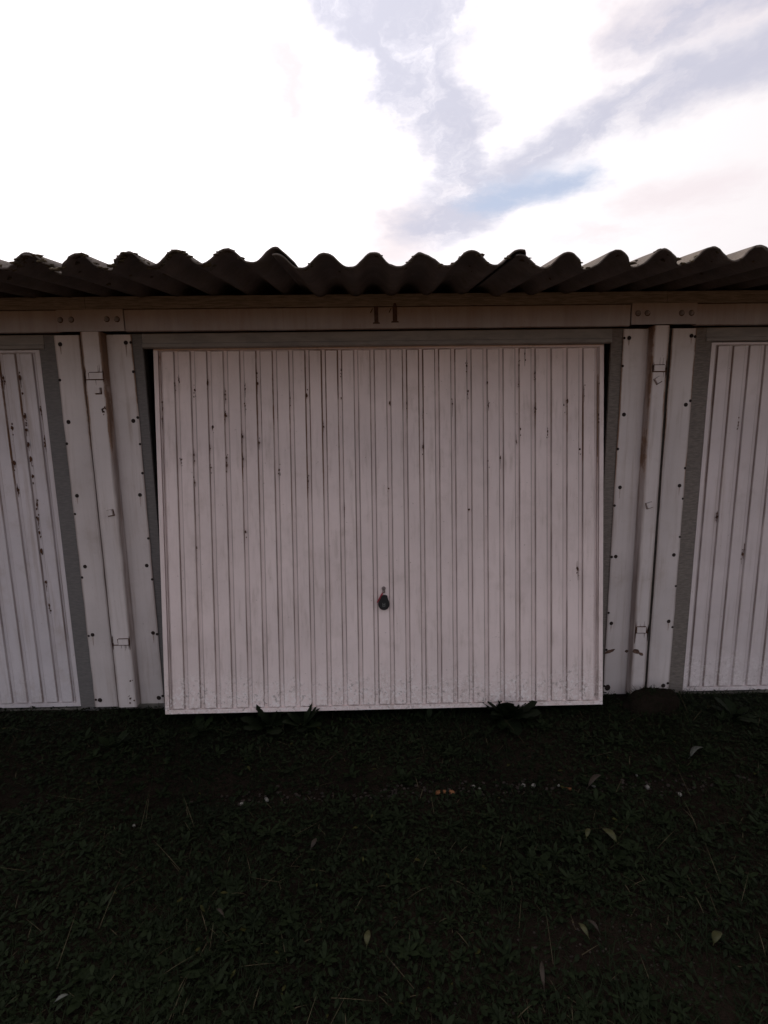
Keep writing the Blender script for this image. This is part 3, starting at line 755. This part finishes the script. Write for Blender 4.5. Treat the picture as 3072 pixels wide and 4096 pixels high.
# ---------------------------------------------------------------- grass and ground cover
rs = np.random.RandomState(4)
def bare(x, y):          # 1 where the earth shows through
    b = np.clip((fbm(x * 1.2, y * 1.2, 21) - .75) * 1.6, 0, .7)
    b = np.maximum(b, np.exp(-(((x - .62) / .28) ** 2 + ((y + 1.36) / .11) ** 2)))
    b = np.maximum(b, np.exp(-(((x - .98) / .2) ** 2 + ((y + 1.50) / .1) ** 2)) * .8)
    b = np.maximum(b, .75 * np.exp(-((y + .665) / .05) ** 2) * np.clip(fbm(x * 2, y * 0, 9) + .6, 0, 1))
    for hx, hy, hr, hd in HOLES: b = np.maximum(b, .75 * np.exp(-((x - hx) ** 2 + (y - hy) ** 2) / (hr * .8) ** 2))
    return np.clip(b, 0, 1)
def scatter(n, x0, x1, y0, y1, keep=1.0):
    x = rs.uniform(x0, x1, n); y = rs.uniform(y0, y1, n)
    ok = rs.rand(n) > bare(x, y) * keep
    ok &= ~((np.abs(x - 1.515) < .14) & (y > -.21))
    return x[ok], y[ok]
def strips(x, y, L, wd, head, lean, curl, tint, tmpl, z0):
    """Bent leaf strips. tmpl: list of (along, half width); returns verts, quads, tint."""
    n = len(x); k = len(tmpl)
    dxh, dyh = np.cos(head), np.sin(head)
    V = np.zeros((n, k, 2, 3))
    ang = lean.copy(); px = np.zeros(n); pz = np.zeros(n); prev = 0.0
    for j, (al, hwid) in enumerate(tmpl):
        seg = (al - prev) * L; prev = al
        px = px + seg * np.sin(ang); pz = pz + seg * np.cos(ang); ang = ang + curl
        for s_, sg in ((0, -1), (1, 1)):
            V[:, j, s_, 0] = x + px * dxh - sg * hwid * wd * dyh
            V[:, j, s_, 1] = y + px * dyh + sg * hwid * wd * dxh
            V[:, j, s_, 2] = z0 + pz
    base = (np.arange(n) * k * 2)[:, None]
    q = np.array([[2 * j, 2 * j + 1, 2 * j + 3, 2 * j + 2] for j in range(k - 1)])
    F = (base[:, :, None] + q[None]).reshape(-1, 4)
    return V.reshape(-1, 3), F, np.repeat(tint, 2 * k)
def plant_object(name, chunks, mat, parent=None):
    vs = []; fs = []; ts = []; o = 0
    for V, F, T in chunks: vs.append(V); fs.append(F + o); ts.append(T); o += len(V)
    vs = np.concatenate(vs); fs = np.concatenate(fs); ts = np.concatenate(ts)
    # never below the earth
    me = bpy.data.meshes.new(name); np_mesh(me, vs, fs); me.materials.append(mat)
    at = me.attributes.new('tint', 'FLOAT', 'POINT'); at.data.foreach_set('value', ts.astype(np.float32))
    me.polygons.foreach_set('use_smooth', [True] * len(me.polygons))
    return link(name, me, parent)
BLADE = [(0.0, .5), (.35, .48), (.7, .32), (1.0, .03)]
OVAL = [(0.0, .08), (.22, .30), (.5, .5), (.78, .40), (1.0, .05)]
def tint_for(x, y, n): return np.clip(.42 + .28 * fbm(x * 2, y * 2, 31) + rs.normal(0, .16, n), 0, .92)
ch = []
for n0, (xa, xb, ya, yb) in ((95000, (-2.7, 2.7, -1.85, .0)), (26000, (-4.5, 4.5, -3.7, -1.85)), (9000, (-4.4, -2.7, -1.85, .0)), (9000, (2.7, 4.4, -1.85, .0))):
    x, y = scatter(n0, xa, xb, ya, yb, .85); n = len(x)
    t = tint_for(x, y, n); t = np.where(rs.rand(n) < .018, 1.0, t)
    L = rs.uniform(.025, .075, n) * (1 + .5 * np.clip(fbm(x * 2, y * 2, 8), -.6, 1))
    ch.append(strips(x, y, L, rs.uniform(.0018, .0034, n), rs.uniform(0, 6.283, n), rs.uniform(.35, 1.35, n), rs.uniform(.0, .28, n), t, BLADE, ground_z(x, y) - .004))
# a few long straw stalks
x, y = scatter(300, -2.6, 2.6, -1.8, -.1, .5); n = len(x)
ch.append(strips(x, y, rs.uniform(.07, .19, n), rs.uniform(.0010, .0018, n), rs.uniform(0, 6.283, n), rs.uniform(.9, 1.45, n), rs.uniform(-.05, .12, n), np.ones(n) * np.where(rs.rand(n) < .6, 1, .8), BLADE, ground_z(x, y) + .012))
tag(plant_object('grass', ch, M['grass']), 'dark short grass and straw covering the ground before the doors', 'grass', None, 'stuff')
ch = []
for n0, (xa, xb, ya, yb) in ((42000, (-2.7, 2.7, -1.85, .0)), (12000, (-4.5, 4.5, -3.7, -1.85)), (5000, (-4.4, -2.7, -1.85, .0)), (5000, (2.7, 4.4, -1.85, .0))):
    x, y = scatter(n0, xa, xb, ya, yb, .95); n = len(x)
    t = tint_for(x, y, n); t = np.where(rs.rand(n) < .006, 1.0, t)
    L = rs.uniform(.009, .029, n)
    ch.append(strips(x, y, L, L * rs.uniform(.34, .6, n), rs.uniform(0, 6.283, n), rs.uniform(.7, 1.45, n), rs.uniform(.05, .3, n), t, OVAL, ground_z(x, y) + rs.uniform(.0, .03, n)))
# loose rosettes: leaves radiating from shared centres
cx_, cy_ = scatter(800, -2.7, 2.7, -1.8, -.02, .9)
k = 8
x = np.repeat(cx_, k); y = np.repeat(cy_, k); n = len(x)
hd = np.tile(np.arange(k) * 6.283 / k, len(cx_)) + rs.normal(0, .3, n) + np.repeat(rs.uniform(0, 6.28, len(cx_)), k)
Lr = np.repeat(rs.uniform(.022, .055, len(cx_)), k) * rs.uniform(.6, 1.15, n)
ch.append(strips(x, y, Lr, Lr * rs.uniform(.24, .36, n), hd, rs.uniform(.8, 1.3, n), rs.uniform(.02, .14, n), np.clip(np.repeat(rs.uniform(.3, .9, len(cx_)), k) + rs.normal(0, .08, n), 0, .92), OVAL, ground_z(x, y) + .010))
tag(plant_object('ground_cover', ch, M['weed']), 'low broad leaved weeds growing all through the dark grass', 'ground cover', None, 'stuff')

# ---------------------------------------------------------------- earth lump at the foot of the right pier
def lump():
    mb = MB(); nu, nv = 44, 16
    vs = []
    for j in range(nv):
        f = j / (nv - 1)
        for i in range(nu):
            a = 2 * math.pi * i / nu
            rr = math.cos(f * math.pi / 2) ** .75
            x, y = 0.150 * rr * math.cos(a) * (1 + .10 * math.sin(2 * a + 1) + .06 * math.sin(5 * a)), 0.085 * rr * math.sin(a) * (1 + .1 * math.cos(3 * a))
            z = 0.150 * (math.sin(f * math.pi / 2) ** .85) * (1 + .16 * math.cos(a - .4) * rr) - .02
            q = 0.0075 * float(fbm(x * 22 + z * 9, y * 22 - z * 13, 40)) + 0.003 * float(fbm(x * 80, z * 90 + y * 50, 41))
            k = 1 + q / .1
            vs.append((x * k, y * k, z + q))
    fs = [(j * nu + i, j * nu + (i + 1) % nu, (j + 1) * nu + (i + 1) % nu, (j + 1) * nu + i) for j in range(nv - 1) for i in range(nu)]
    mb.add(vs, fs + [tuple(range(nu))[::-1]])
    o = mb.build('earth_lump', M['soil'], None, True)
    o.location = (1.515, -0.142, 0.045)
    r = np.random.RandomState(77); pts = np.array([q for q in vs if q[2] > .005]); n_ = 420
    pk = pts[r.randint(0, len(pts), n_)]
    V, F, T = strips(pk[:, 0], pk[:, 1], r.uniform(.015, .045, n_), r.uniform(.0018, .004, n_), r.uniform(0, 6.283, n_), r.uniform(.5, 1.5, n_), r.uniform(.05, .3, n_), r.uniform(.1, .9, n_), BLADE, pk[:, 2] - .002)
    tag(plant_object('grass_tufts', [(V, F, T)], M['grass'], o), kind='stuff')
    tag(o, 'rounded lump of dark earth piled against the foot of the right pier', 'earth heap')
lump()

# ---------------------------------------------------------------- weeds one can tell apart
TOOTH = [(0.0, .07), (.14, .16), (.24, .36), (.32, .24), (.45, .50), (.53, .34), (.66, .55), (.74, .36), (.86, .36), (1.0, .03)]
LANCE = [(0.0, .06), (.18, .10), (.36, .34), (.58, .5), (.78, .42), (.92, .2), (1.0, .02)]
def weed(x, y, nleaf, L, tmpl, wid, label, upright, seed, tint=.55, group=None):
    tint *= .75
    r = np.random.RandomState(seed)
    rootz = float(ground_z(x, y)) - .004
    o = empty('weed', (x, y, rootz), label, 'weed', group)
    for i in range(nleaf):
        a = i * 2.39996 + r.normal(0, .25); Li = L * r.uniform(.65, 1.1)
        V, F, T = strips(np.array([0.004 * math.cos(a)]), np.array([0.004 * math.sin(a)]), np.array([Li]), np.array([Li * wid * r.uniform(.85, 1.15)]), np.array([a]),
                         np.array([r.uniform(*upright)]), np.array([r.uniform(.03, .12)]), np.array([np.clip(tint + r.normal(0, .12), 0, .9)]), tmpl, np.array([0.0]))
        V[1::2, 2] += 0.0; V[:, 2] += .0015 * np.sin(np.arange(len(V)) * 2.1 + seed)
        plant_object('leaf', [(V, F, T)], M['weed'], o)
weed(-0.585, -.195, 14, .150, TOOTH, .52, 'toothed dark weed standing taller against the left half of the door bottom', (.1, 1.15), 1, .35)
weed(-0.405, -.200, 9, .165, LANCE, .44, 'lance leaved weed reaching up in front of the door bottom, right of the toothed one', (.05, 1.1), 2, .5)
weed(0.700, -.192, 24, .185, TOOTH, .50, 'bushy ragged weed hiding part of the bottom rail, right half of the door', (.05, 1.0), 3, .3)
weed(0.270, -.190, 5, .090, LANCE, .34, 'small single weed touching the door bottom right of centre', (.1, .9), 4, .4)
weed(-0.940, -.215, 11, .11, TOOTH, .40, 'low spreading toothed weed below the left corner of the ajar door', (.7, 1.35), 5, .6)
weed(0.105, -.600, 12, .075, LANCE, .42, 'brighter green weed tuft standing in the wheel rut beside the orange stones', (.3, 1.2), 6, .9)
weed(0.560, -1.075, 12, .085, LANCE, .30, 'broad rosette weed in the grass right of the middle', (.85, 1.35), 7, .75)
weed(0.870, -1.055, 9, .075, LANCE, .36, 'rosette weed with yellowing leaves lying round it', (.8, 1.35), 8, .7)
weed(-0.62, -1.405, 11, .095, LANCE, .27, 'narrow leaved rosette weed near the lower left corner', (.75, 1.3), 9, .85)
weed(-0.86, -1.43, 10, .09, TOOTH, .34, 'toothed rosette weed at the very lower left of the lawn', (.8, 1.3), 10, .8)
weed(1.92, -.235, 12, .13, TOOTH, .40, 'leafy weed below the closed right door', (.4, 1.2), 12, .7)
weed(1.05, -1.20, 10, .075, LANCE, .32, 'flat rosette weed in the right hand grass near the bottom', (.9, 1.4), 13, .7)
weed(-1.35, -.33, 10, .10, LANCE, .40, 'leafy weed in front of the left pier', (.5, 1.3), 14, .65)

# ---------------------------------------------------------------- leaves lying on the grass
def leaf(x, y, L, wd, ang, mat, label, lift=.035, group=None, tilt=.25):
    mb = MB(); k = 7; vs = []
    for j in range(k):
        t = j / (k - 1); hw = wd * math.sin(math.pi * min(1, t * .93 + .05)) ** .8 / 2
        zc = .012 * math.sin(t * 3.0) * L / .06
        vs += [(t * L, -hw, zc + .25 * hw), (t * L, 0, zc), (t * L, hw, zc + .25 * hw)]
    fs = [(3 * j + i, 3 * j + i + 1, 3 * j + 4 + i, 3 * j + 3 + i) for j in range(k - 1) for i in (0, 1)]
    mb.add(vs, fs)
    mb.tube([(-.18 * L, 0, -.004), (0, 0, 0)], .0009, 4)
    o = mb.build('fallen_leaf', mat, None, True)
    o.location = (x, y, float(ground_z(x, y)) + lift); o.rotation_euler = (rnd.uniform(-.3, .3), tilt * -1, ang)
    sm = o.modifiers.new('thickness', 'SOLIDIFY'); sm.thickness = .0007
    return tag(o, label, 'leaf', group)
leaf(1.485, -.545, .088, .030, .35, M['pale'], 'pale whitish leaf lying on the grass before the right pier')
leaf(0.905, -1.010, .060, .030, 2.2, M['yellow'], 'yellow leaf, largest of those beside the right hand rosette weed')
leaf(0.800, -.985, .040, .018, .9, M['yellow'], 'small yellow leaf just left of the largest yellow one')
leaf(-.048, -1.372, .040, .020, 1.4, M['yellow'], 'curled yellow leaf near the bottom middle')
leaf(-.265, -.995, .040, .016, 1.1, M['brownleaf'], 'rusty brown leaf lying in the grass left of centre')
leaf(0.645, -1.365, .040, .016, 2.0, M['yellow'], 'yellow leaf on the bare reddish soil')
leaf(0.685, -1.350, .040, .014, 2.3, M['brownleaf'], 'brown leaf on the bare reddish soil next to a yellow one')
leaf(0.93, -.700, .085, .022, .5, M['brownleaf'], 'long brown leaf lying on the stony rut at right')
leaf(0.46, -1.50, .060, .013, 1.35, M['brownleaf'], 'narrow dull brown leaf at the bottom edge right of centre')
leaf(1.02, -1.40, .045, .026, .5, M['yellow'], 'yellow green leaf at the lower right')
leaf(-.52, -1.26, .034, .010, 2.6, M['brownleaf'], 'greyish brown leaf lying in the left hand grass')
leaf(-.92, -1.50, .035, .010, .3, M['pale'], 'tiny white petal like leaf at the lower left edge')

# ---------------------------------------------------------------- stones in the wheel rut
def stone(x, y, s_, mat, label, group, r):
    mb = MB(); blob(mb, (0, 0, 0), s_ * r.uniform(.9, 1.4), s_ * r.uniform(.7, 1.0), s_ * r.uniform(.6, .85), r, .22)
    o = mb.build('pebble', mat)
    o.location = (x, y, float(ground_z(x, y)) + s_ * .25 + .003); o.rotation_euler = (0, 0, r.uniform(0, 3))
    tag(o, label, 'stone', group)
r = random.Random(8)
OR = [(.262, -.672, .0135, 'leftmost of the three orange brick chips lying together in the rut'),
      (.292, -.668, .012, 'middle one of the three orange brick chips lying together in the rut'),
      (.325, -.672, .012, 'rightmost of the three orange brick chips lying together in the rut'),
      (.840, -.668, .013, 'larger orange brick chip just left of the long brown leaf on the rut'),
      (.858, -.674, .010, 'smaller orange brick chip touching the larger one near the long brown leaf')]
WH = [(-.505, -.668, .010, 'white stone in the rut left of the garage middle, upper one of a touching pair'),
      (-.50, -.680, .009, 'white stone in the rut left of the garage middle, lower one of a touching pair'),
      (-.615, -.68, .009, 'white stone at the left end of the stony strip'),
      (.43, -.64, .010, 'upper white stone just right of the three orange chips'),
      (.455, -.655, .009, 'lower white stone just right of the three orange chips'),
      (.655, -.645, .011, 'white stone left of the brightest white one in the rut'),
      (.70, -.65, .0125, 'brightest large white stone in the rut between the orange chips'),
      (.815, -.652, .009, 'white stone directly above the pair of orange chips'),
      (.97, -.66, .0105, 'white stone right of the long brown leaf on the rut'),
      (1.22, -.66, .012, 'large white stone alone in the right part of the rut'),
      (1.345, -.70, .011, 'white stone at the right end of the stony strip'),
      (1.20, -.60, .008, 'tiny white stone in the grass behind the large lone one'),
      (-1.03, -.80, .008, 'tiny white stone alone in the left hand grass')]
for x, y, s_, lab in OR: stone(x, y, s_, M['p_orange'], lab, 'orange chips in the rut', r)
for x, y, s_, lab in WH: stone(x, y, s_, M['p_white'], lab, 'white stones in the rut', r)
gv = MB()
for q in range(300):
    x = r.uniform(-.75, 1.7) if r.random() < .8 else r.uniform(-2.4, 2.4); y = r.gauss(-.662, .026); s_ = r.uniform(.003, .0085)
    blob(gv, (x, y, float(ground_z(x, y)) + s_ * .5 + .002), s_ * r.uniform(.9, 1.4), s_, s_ * .75, r, .2)
for q in range(260):
    x, y = r.gauss(.75, .35), r.gauss(-1.40, .10); s_ = r.uniform(.0015, .0045)
    blob(gv, (x, y, float(ground_z(x, y)) + s_ * .4), s_ * 1.2, s_, s_ * .7, r, .2)
tag(gv.build('gravel', M['gravel']), 'brown gravel lying along the wheel rut and on the bare soil', 'gravel', None, 'stuff')
